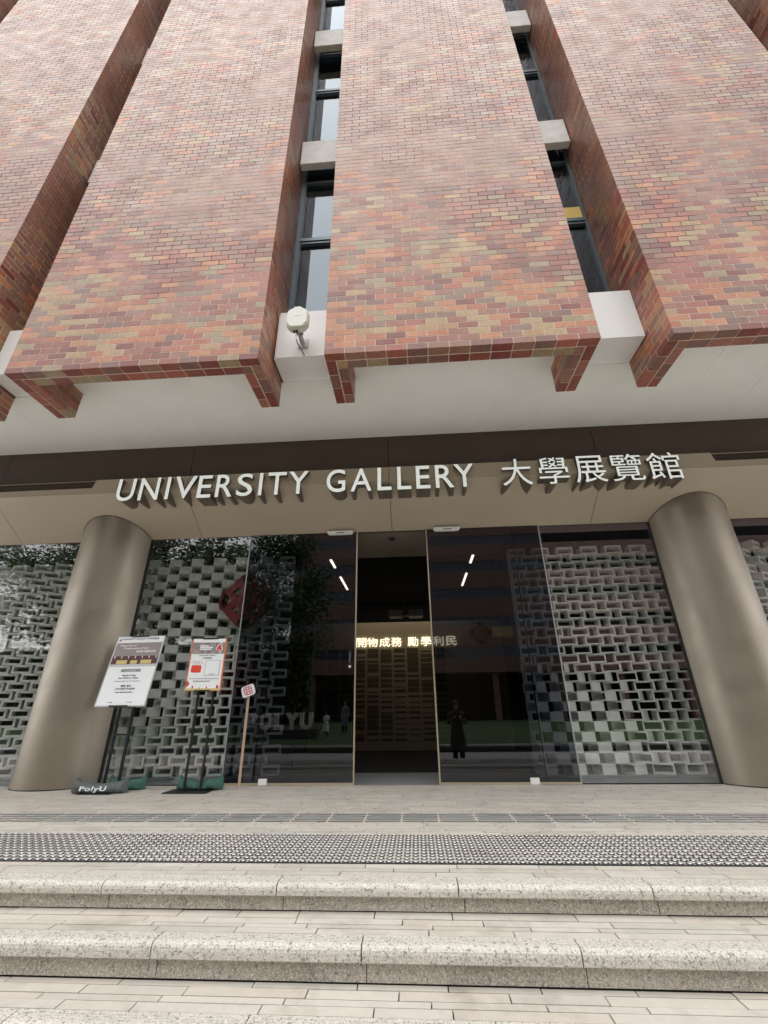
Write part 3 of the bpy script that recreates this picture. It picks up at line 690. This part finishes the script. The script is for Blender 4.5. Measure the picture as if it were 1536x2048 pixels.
quad(MB(), -.475, .475, .015, .985, .0005).build('poster', M['paper'], bd)
quad(MB(), -.475, .475, .1, .30, .003).build('printed_band', M['band'], bd)
quad(MB(), -.475, .475, .30, .42, .003).build('printed_photo', M['print_brown'], bd)
m_ = MB()
for q in range(7): quad(m_, -.43 + q * .143, -.415 + q * .143, .30, .335, .0045)
m_.build('printed_photo', M['paper'], bd)
m_ = MB(); quad(m_, -.36, -.14, .36, .415, .0045); quad(m_, .14, .36, .36, .415, .0045); quad(m_, -.07, .07, .365, .415, .0045); m_.build('printed_photo', M['print_yellow'], bd)
quad(MB(), -.475, .475, .42, .455, .003).build('printed_photo', M['print_grey'], bd)
quad(MB(), -.2, .2, .492, .53, .003).build('printed_pill', M['ink_grey'], bd)
m_ = MB(); quad(m_, -.2, .16, -.012, .012, .004, .006); quad(m_, -.2, .16, .985, 1.01, .004, .006); m_.build('clip', M['black'], ps)
for i, (tx, px_, t, hh, an, mm) in enumerate(P1):
    base = o_ + uz * ((1 - t - .012) * PH) + un * .0055 - O
    me, a = TM[('p1', i)]; s = a.max(0) - a.min(0); asp = s[0] / s[1]
    hgt = hh * PH * .8; wd_ = min(hgt * asp, PWD * .9)
    if i == 0: base += ux * 0; wd_ = PWD * .78; hgt = .03
    if an == 0: base += ux * ((-.42 + px_ if px_ > 0 and i < 4 else px_) * PWD)
    if i in (1, 2, 3): wd_ = {1: .24, 2: .36, 3: .28}[i] * 1.0; base = o_ + ux * ({1: -.40, 2: -.3, 3: -.02}[i] * PWD) + uz * ((1 - t + .01) * PH) + un * .0055 - O; hgt = .032
    place_text(('p1', i), 'print', base, ux, uz, un, width=wd_, height=hgt, depth=.0008, mats=M[mm], parent=bd, anchor=(an, 0))
m_ = MB()
for q in range(6): quad(m_, -.445 + .018 * math.cos(q), -.445 + .018 * math.cos(q), 0, 0, 0)
m_ = MB(); knot(m_, o_ + ux * (-.43 * PWD) + uz * ((1 - .055) * PH) + un * .0045 - O, ux, uz, un, .014, .004, .001); m_.build('printed_knot', M['ink_grey'], bd)
# posts and base
fw = MB()
for x in (-4.12, -3.97): fw.box(x - .012 - O.x, x + .012 - O.x, -.02 + .2, .012 + .2, .012, .95)
# posts stand right behind the board
ps_posts = []
for x in (-3.845, -3.665): MB().box(x - .013 - O.x, x + .013 - O.x, -.27 + .2, -.24 + .2, .012, .93).build('post', M['black'], ps)
MB().box(-3.845 - O.x, -3.665 - O.x, -.068, -.048, .6, .62).build('cross_bar', M['black'], ps)
MB().box(-.2, .2, -.33, .12, 0, .012).build('base_plate', M['black'], ps, bevel=.003)
# second stand
p2 = thing('poster_stand', 'black two-post stand holding the small orange bordered poster numbered 4', 'poster stand', (-2.72, 5.92, Z0))
O2 = Vector((-2.72, 5.92, Z0))
lo, hi = Vector((-2.722, 5.86, .278)), Vector((-2.738, 5.90, .93))
o_, ux, uz, un = frame3(lo, (1, 0, -.01), hi - lo); PH = (hi - lo).length; PWD = .468; O = O2
bd = quad(MB(), -.5, .5, 0, 1, -.01, .01).build('poster_board', M['print_orange'], p2)
quad(MB(), -.47, .47, .0, .96, .0005).build('poster', M['paper'], bd)
quad(MB(), -.47, .47, .075, .3, .002).build('printed_photo', M['print_photo'], bd)
m_ = MB(); quad(m_, -.25, .0, .13, .155, .004); quad(m_, -.25, .12, .165, .19, .004); quad(m_, -.25, .08, .2, .225, .004); m_.build('printed_words', M['paper'], bd)
m_ = MB(); quad(m_, -.42, -.12, .435, .5, .003); m_.build('printed_box', M['ink_grey'], bd)
m_ = MB(); quad(m_, -.412, -.128, .44, .495, .0045); m_.build('printed_box', M['paper'], bd)
m_ = MB(); quad(m_, -.02, .40, .425, .715, .003); m_.build('printed_box', M['ink_grey'], bd)
m_ = MB(); quad(m_, -.01, .39, .431, .709, .0045); m_.build('printed_box', M['paper'], bd)
rc = []
for (sx, sy, a0) in ((1, 1, 0), (-1, 1, 90), (-1, -1, 180), (1, -1, 270)):
    for a in (0, 30, 60, 90): rc.append((-.27 + sx * .1 + .045 * math.cos(R(a0 + a)), .59 - sy * .04 - .03 * math.sin(R(a0 + a))))
MB().poly([o_ + ux * (x * PWD) + uz * ((1 - t) * PH) + un * .003 - O for x, t in rc], un * .001).build('printed_shape', M['print_red'], bd)
m_ = MB()
for (x, t, s) in ((-.47, .87, .1), (.39, .93, .07), (-.3, .93, .05), (-.1, .95, .03), (.1, .94, .04)):
    m_.poly([o_ + ux * ((x + dx * s) * PWD) + uz * ((1 - t - dt * s) * PH) + un * .004 - O for dx, dt in ((0, -.7), (.8, 0), (0, .7), (-.3 if x > -.4 else 0, 0))], un * .001)
m_.build('printed_diamonds', M['sign_red'], bd)
quad(MB(), -.5, .5, .955, .99, .004).build('printed_edge', M['print_yellow'], bd)
for i, (tx, px_, t, hh, mm) in enumerate(P2):
    if i == 2: base, wd_, hgt = o_ + ux * (.19 * PWD) + uz * ((1 - .70) * PH), .07, .012
    elif i == 5: base, wd_, hgt = o_ + ux * (.31 * PWD) + uz * ((1 - .27) * PH), .075, .115
    elif i == 6: base, wd_, hgt = o_ + ux * (.31 * PWD) + uz * ((1 - .28) * PH) - un * .002, .092, .135
    elif i == 7: base, wd_, hgt = o_ + ux * (-.27 * PWD) + uz * ((1 - .48) * PH), .09, .016
    else: base = o_ + uz * ((1 - t - .01) * PH); hgt = hh * PH * .75; wd_ = {0: .22, 1: .13, 3: .4, 4: .22}[i]
    if i == 4: base = base - ux * .03
    place_text(('p2', i), 'print', base + un * .0062 - O, ux, uz, un, width=wd_, height=hgt, depth=.0008, mats=M[mm], parent=bd, anchor=(.5, 0))
m_ = MB(); quad(m_, -.2, .24, -.012, .012, .003, .006); quad(m_, -.22, .22, .985, 1.01, .004, .006); m_.build('clip', M['black'], p2)
for x in (-2.80, -2.60): MB().box(x - .011 - O.x, x + .011 - O.x, -.0, .025, .012, 1.70).build('post', M['black'], p2)
MB().box(-.26, .26, -.16, .14, 0, .012).build('base_plate', M['black'], p2, bevel=.003)
# sandbags
def sandbag(label, x, y, L, D, H, m, rz, seed, txt=False):
    t = thing('sandbag', label, 'sandbag', (x, y, Z0), 'sandbags weighting the stands', rz)
    mb = MB(); n, k = 44, 22; vs = []; fs = []
    for i in range(n + 1):
        u = i / n * 2 - 1
        tp = max(.0, 1 - abs(u) ** 3.2); w2 = D / 2 * (.35 + .65 * tp ** .5) ; hh = H * (.74 - .16 * math.exp(-(u / .35) ** 2) + .26 * math.exp(-((abs(u) - .93) / .09) ** 2)) * (1 if abs(u) < .96 else .8)
        for j in range(k):
            a = 2 * PI * j / k; c, s_ = math.cos(a), math.sin(a)
            nn = noise.noise(Vector((u * 3 + seed, c * 1.2, s_ * 1.2))) * .2 + noise.noise(Vector((u * 11 + seed, c * 3, s_ * 3))) * .09
            yy = w2 * (abs(c) ** .8) * (1 if c > 0 else -1) * (1 + nn)
            flat = min(1, abs(u) ** 8); zz = hh / 2 + hh / 2 * s_ * (1 + nn)
            vs.append((u * L / 2, yy * (1 - .75 * flat), max(.003, zz)))
    for i in range(n):
        for j in range(k): fs.append((i * k + j, (i + 1) * k + j, (i + 1) * k + (j + 1) % k, i * k + (j + 1) % k))
    fs += [tuple(range(k)), tuple(n * k + j for j in range(k - 1, -1, -1))]
    mb.add(vs, fs); bdy = mb.build('bag', m, t, smooth=True)
    sm_ = MB().tube([(-L / 2, -.02, .02), (-L / 2 - .005, 0, H * .35), (-L / 2 + .02, .02, H * .55)], .006).tube([(L / 2, -.02, .02), (L / 2 + .005, 0, H * .35), (L / 2 - .02, .02, H * .55)], .006)
    sm_.build('seam', m, t)
    if txt:
        place_text('bagtext', 'print', (-.17, -D / 2 * 1.14, .025), (1, 0, 0), (0, .3, .95), (0, -.95, .3), width=.31, height=.062, depth=.03, mats=M['paper'], parent=t)
    return t
sandbag('grey canvas sandbag with white lettering at the foot of the large poster stand', -3.78, 5.84, .66, .24, .165, M['bag_grey'], .03, 1, True)
sandbag('dark green sandbag behind the lettered grey bag', -3.62, 6.12, .50, .2, .16, M['bag_green'], -.1, 5)
sandbag('dark green sandbag lying across the base of the small poster stand', -2.66, 6.06, .56, .24, .165, M['bag_green'], .03, 9)
# wooden pole with the knot plaque
pl_ = thing('plaque_pole', 'pale wooden pole carrying a small white plaque with a red knot', 'sign pole', (-2.207, 6.13, Z0))
MB().tube([(0, 0, 0), (0, 0, 1.06)], .017, 12).build('pole', M['wood'], pl_, smooth=True)
MB().cyl((0, 0, 0), .024, .012, 14).build('foot', M['alu_light'], pl_)
pq = []
for (sx, sy, a0) in ((1, 1, 0), (-1, 1, 90), (-1, -1, 180), (1, -1, 270)):
    for a in (0, 30, 60, 90): pq.append((sx * .055 + .03 * math.cos(R(a0 + a)), sy * .045 + .025 * math.sin(R(a0 + a))))
ca, sa = math.cos(R(22)), math.sin(R(22))
tl = Vector((0, .18, .98)).normalized(); tn = Vector((0, -.98, .18)).normalized()
PV = lambda x, z, d: Vector((0, -.02, 1.105)) + Vector((1, 0, 0)) * (x * ca - z * sa) + tl * (x * sa + z * ca) + tn * d
plq = MB().poly([PV(x, z, 0) for x, z in pq], tn * .022).build('plaque', M['white'], pl_, bevel=.003)
kb = MB(); X1 = (PV(1, 0, 0) - PV(0, 0, 0)); Z1_ = (PV(0, 1, 0) - PV(0, 0, 0))
a45 = R(-45); XX = X1 * math.cos(a45) + Z1_ * math.sin(a45); ZZ = -X1 * math.sin(a45) + Z1_ * math.cos(a45)
knot(kb, PV(0, 0, .0222), XX * 1.15, ZZ, tn, .045, .0095, .002); kb.build('printed_knot', M['sign_red'], plq)

# ------------------------------------------------------------------ what stands behind the camera (seen in the glass)
opp = thing('opposite_building', 'long brown brick block with dark ribbon windows reflected in the doors', 'building', (0, -48, -1.0))
def wall_(z0, z1, d=0): MB().box(-17, 60, -12, 0 + d, z0, z1).build('wall', M['far_brick'], opp)
zs = [(7.4 + i * 3.92) for i in range(6)]
MB().box(-17, 60, -12, -3.5, 0, 5.6).build('podium_wall', M['dark'], opp)
prev = 5.6
wfr = MB().box(-.03, 1.13, -.02, 0, 0, .04).box(-.03, 1.13, -.02, 0, 1.36, 1.4).box(-.03, .03, -.06, .0, 0, 1.4).mesh('window', M['alu'])
wpn = MB().box(.03, 1.13, -.05, -.03, .04, 1.36).mesh('pane', M['far_glass'])
for i, z in enumerate(zs):
    wall_(prev, z)
    MB().box(-17, 60, -12, -.25, z, z + 1.4).build('wall_recess', M['dark'], opp)
    for q in range(int(36 / 1.16)):
        wo_ = link('window', wfr, opp, loc=(-16.9 + q * 1.16, -.1, z)); link('pane', wpn, wo_)
    prev = z + 1.4
wall_(prev, prev + 1.6)
for x in (-14, -6, 2, 10, 18, 26, 34): MB().box(x, x + .7, -1.5, -.8, 0, 5.6).build('pillar', M['far_brick'], opp)
kb = MB(); knot(kb, (8.9, .02, 10.55), (1, 0, 0), (0, 0, 1), (0, 1, 0), 1.0, .3, .15); kb.build('wall_knot', mat('weathered_maroon', (.12, .055, .045), .7), opp)
MB().box(10.4, 13.2, .0, .05, 9.9, 11.3).build('wall_plate', mat('dull_brass', (.3, .22, .1), .6), opp)
ls = thing('lawn_letters', 'large white standing letters on a dark plinth on the lawn', 'sign', (-6.3, -9.3, -1.04))
MB().box(-1.75, 1.75, -.35, .35, 0, .38).build('plinth', M['plinth'], ls)
for i, x in enumerate((-1.68, -1.0, -.28, .22, .92)):
    place_text(('lawn', i), 'letter', (x, .15, .38), (1, 0, 0), (0, 0, 1), (0, 1, 0), width=(.56, .66, .46, .64, .58)[i], height=.7, depth=.22, mats=M['white'], parent=ls)
def tree(label, x, y, H, rad, seed, nleaf, ls=1.0):
    r_ = random.Random(seed); t = thing('broadleaf_tree', label, 'tree', (x, y, -1.04), 'trees beside the lawn')
    tk = MB(); tips = []
    def limb(p, d, L, rr, lev):
        pts = [p]; q = Vector(p); dd = Vector(d)
        for i in range(5):
            dd = (dd + Vector((r_.uniform(-.18, .18), r_.uniform(-.18, .18), r_.uniform(-.03, .12)))).normalized(); q = q + dd * L / 5; pts.append(q.copy())
        tk.tube(pts, [rr * (1 - .13 * i) for i in range(6)], 6 if lev else 10)
        if lev < 2:
            for i in range(4 if lev else 6):
                a = r_.uniform(0, 2 * PI); up = r_.uniform(.15, .7)
                limb(pts[r_.randint(2, 5)], Vector((math.cos(a), math.sin(a), up)).normalized(), L * r_.uniform(.5, .75), rr * .5, lev + 1)
        tips.extend(pts[2:] if lev else [])
    limb(Vector((0, 0, 0)), Vector((.03, 0, 1)), H * .55, .24, 0)
    tk.build('trunk', M['bark'], t)
    cl = [Vector(p) for p in tips]; vs = []; fs = []
    for i in range(nleaf):
        c = r_.choice(cl); v = Vector((r_.gauss(0, .5), r_.gauss(0, .5), r_.gauss(0, .4))) * ls; p = c + v
        if p.z < H * .3: continue
        a = Vector((r_.uniform(-1, 1), r_.uniform(-1, 1), r_.uniform(-.6, .6))).normalized(); b = a.cross(Vector((r_.uniform(-1, 1), r_.uniform(-1, 1), r_.uniform(-1, 1)))).normalized()
        s1, s2 = r_.uniform(.09, .15) * ls, r_.uniform(.045, .075) * ls; n = len(vs)
        vs += [p - a * s1, p + b * s2, p + a * s1, p - b * s2]; fs.append((n, n + 1, n + 2, n + 3))
    MB().add(vs, fs).build('crown', M['leaf'], t, kind='stuff')
tree('broad leafy tree at the far left of the reflected lawn', -14.5, -9.5, 13.5, 4, 3, 17000)
tree('leafy tree in the reflection behind the two poster stands', -10.4, -9.0, 13, 4, 8, 17000)
tree('leafy tree beyond the others at the left end of the lawn', -20, -14, 14, 5, 12, 13000)
tree('tall dark tree far back at the left of the reflected brick block', -15.5, -24, 19, 5, 31, 30000, 1.4)
tree('spreading dark tree far out at the left edge of the lawn', -29, -18, 17, 5, 44, 12000)
tree('leafy tree at the right end of the reflected lawn', 27, -14, 11, 4, 21, 12000)
hg = thing('hedge', 'tall dark clipped hedge along the far left edge of the lawn', 'hedge', (-40, -36, -1.04))
hv = MB(); hr = random.Random(5)
for q in range(28000):
    p = Vector((hr.uniform(-40, 29), hr.uniform(.2, 1.3), hr.uniform(0, 7.2) + hr.uniform(0, .9))); a_ = Vector((hr.uniform(-1, 1), hr.uniform(-1, 1), hr.uniform(-1, 1))).normalized() * .34; b_ = a_.cross(Vector((hr.uniform(-1, 1), hr.uniform(-1, 1), .3))).normalized() * .2
    hv.add([p - a_, p + b_, p + a_, p - b_], [(0, 1, 2, 3)])
hv.build('foliage', M['leaf'], hg, kind='stuff')
MB().box(-40, 29, -.5, .5, 0, 7.0).build('core', M['bark'], hg)

# people seen in the glass
def person(label, loc, h, rz, coat, pose=0, legs='cloth_black'):
    t = thing('person', label, 'person', loc, None, rz); s = h / 1.7
    J = {}; V_ = []; E_ = []; Rr = []
    def j(n, p, r, par=None):
        J[n] = len(V_); V_.append(tuple(c * s for c in p)); Rr.append(r * s)
        if par: E_.append((J[par], J[n]))
    j('pelvis', (0, 0, .95), .13); j('waist', (0, 0, 1.1), .115, 'pelvis'); j('chest', (0, .01, 1.3), .14, 'waist'); j('neckb', (0, .01, 1.42), .07, 'chest'); j('neck', (0, .02, 1.49), .052, 'neckb'); j('jaw', (0, .045, 1.555), .07, 'neck'); j('head', (0, .03, 1.64), .088, 'jaw')
    for sx in (-1, 1):
        k = 'l' if sx < 0 else 'r'
        j('hip' + k, (sx * .09, 0, .88), .1, 'pelvis'); j('knee' + k, (sx * .1, .03, .48), .062, 'hip' + k); j('ank' + k, (sx * .11, -.01, .09), .042, 'knee' + k); j('toe' + k, (sx * .12, .14, .035), .035, 'ank' + k)
        j('sh' + k, (sx * .18, 0, 1.37), .062, 'chest'); 
        if pose: j('el' + k, (sx * .24, .08, 1.12), .045, 'sh' + k); j('wr' + k, (sx * .1, .3, 1.25), .032, 'el' + k); j('hd' + k, (sx * .06, .36, 1.3), .032, 'wr' + k)
        else: j('el' + k, (sx * .24, -.02, 1.1), .045, 'sh' + k); j('wr' + k, (sx * .26, .06, .87), .032, 'el' + k); j('hd' + k, (sx * .26, .09, .78), .034, 'wr' + k)
    me = bpy.data.meshes.new('body'); me.from_pydata(V_, E_, []); me.materials.append(M['skin'])
    o = link('body', me, t); md = o.modifiers.new('Skin', 'SKIN'); md.use_smooth_shade = True
    if not me.skin_vertices: 
        bm = bmesh.new(); bm.from_mesh(me); bm.verts.layers.skin.verify(); bm.to_mesh(me); bm.free()
    for i, d in enumerate(me.skin_vertices[0].data): d.radius = (Rr[i], Rr[i]); d.use_root = (i == 0)
    o.modifiers.new('Subdivision', 'SUBSURF').levels = 2; o.modifiers['Subdivision'].render_levels = 2
    n = 20; rings = [(.36, .25, .2), (.6, .235, .19), (.95, .19, .165), (1.12, .165, .14), (1.3, .205, .15), (1.4, .2, .12), (1.46, .085, .085)]
    vs = [(rx * math.cos(2 * PI * q / n) * s * (1 + .03 * math.sin(q * 3)), ry * math.sin(2 * PI * q / n) * s, z * s) for z, rx, ry in rings for q in range(n)]
    fs = [(i * n + q, i * n + (q + 1) % n, (i + 1) * n + (q + 1) % n, (i + 1) * n + q) for i in range(len(rings) - 1) for q in range(n)]
    ct = MB().add(vs, fs)
    for sx in (-1, 1):
        k = 'l' if sx < 0 else 'r'; a, b, c = (Vector(V_[J[q + k]]) for q in ('sh', 'el', 'wr')); ct.tube([a, (a + b) / 2, b, (b + c) / 2, c], [.085 * s, .075 * s, .065 * s, .055 * s, .05 * s], 12)
    ct.build('coat', coat, t, smooth=True)
    lg = MB()
    for sx in (-1, 1):
        k = 'l' if sx < 0 else 'r'; a, b, c, d = (Vector(V_[J[q + k]]) for q in ('hip', 'knee', 'ank', 'toe')); lg.tube([a, b, c], [.115 * s, .08 * s, .07 * s], 12); lg.tube([c - Vector((0, .05, .03)) * s, c + Vector((0, .03, -.02)) * s, d], [.045 * s, .055 * s, .042 * s], 10)
    lg.build('trousers', M[legs], t, smooth=True)
    hb = MB(); nn = 14
    hv = []; hf = []
    for i in range(7):
        th = PI * i / 6 * .72
        for q in range(nn): hv.append((.1 * s * math.sin(th) * math.cos(2 * PI * q / nn) if i else 0, (.0 - .0) + .115 * s * (math.sin(th) * math.sin(2 * PI * q / nn) if i else 0) - .0 * s, (1.64 + .115 * math.cos(th)) * s))
    for i in range(6):
        for q in range(nn): hf.append((i * nn + q, (i + 1) * nn + q, (i + 1) * nn + (q + 1) % nn, i * nn + (q + 1) % nn))
    hb.add(hv, hf).build('hair', M['hair'], t, smooth=True)
    nb = MB().tube([(0, .125 * s, 1.62 * s), (0, .15 * s, 1.585 * s)], [.009 * s, .015 * s], 6); nb.build('nose', M['skin'], t)
    return t
pz = person('person in a long black coat looking at a phone, reflected in the right door', (1.07, -.55, ZP), 1.5, 0, M['cloth_black'], 1)
ph = thing('phone', 'dark phone held up by the person in the black coat', 'phone', (1.07, -.2, -.08)); MB().box(-.04, .04, 0, .01, -.08, .08).build('phone_case', M['black'], ph, bevel=.003)
person('person in grey standing on the lawn, reflected in the left door', (-4.4, -16.5, -1.04), 1.68, .4, M['cloth_grey'])
person('small person in a pale top beside the lawn letters', (-4.5, -11.0, -1.04), 1.1, -.5, M['white'], 1, 'cloth_grey')

# lamps of the hall (lit in the photograph)
def area(name, loc, size, e, rot, col=(1, .88, .68)):
    l = bpy.data.lights.new(name, 'AREA'); l.shape = 'RECTANGLE'; l.size, l.size_y = size; l.energy = e; l.color = col
    o = bpy.data.objects.new(name, l); COL.objects.link(o); o.location = loc; o.rotation_euler = rot; return o
area('wall_washer', (-.2, 10.9, 2.55), (3.2, .06), 5, (R(24), 0, 0))
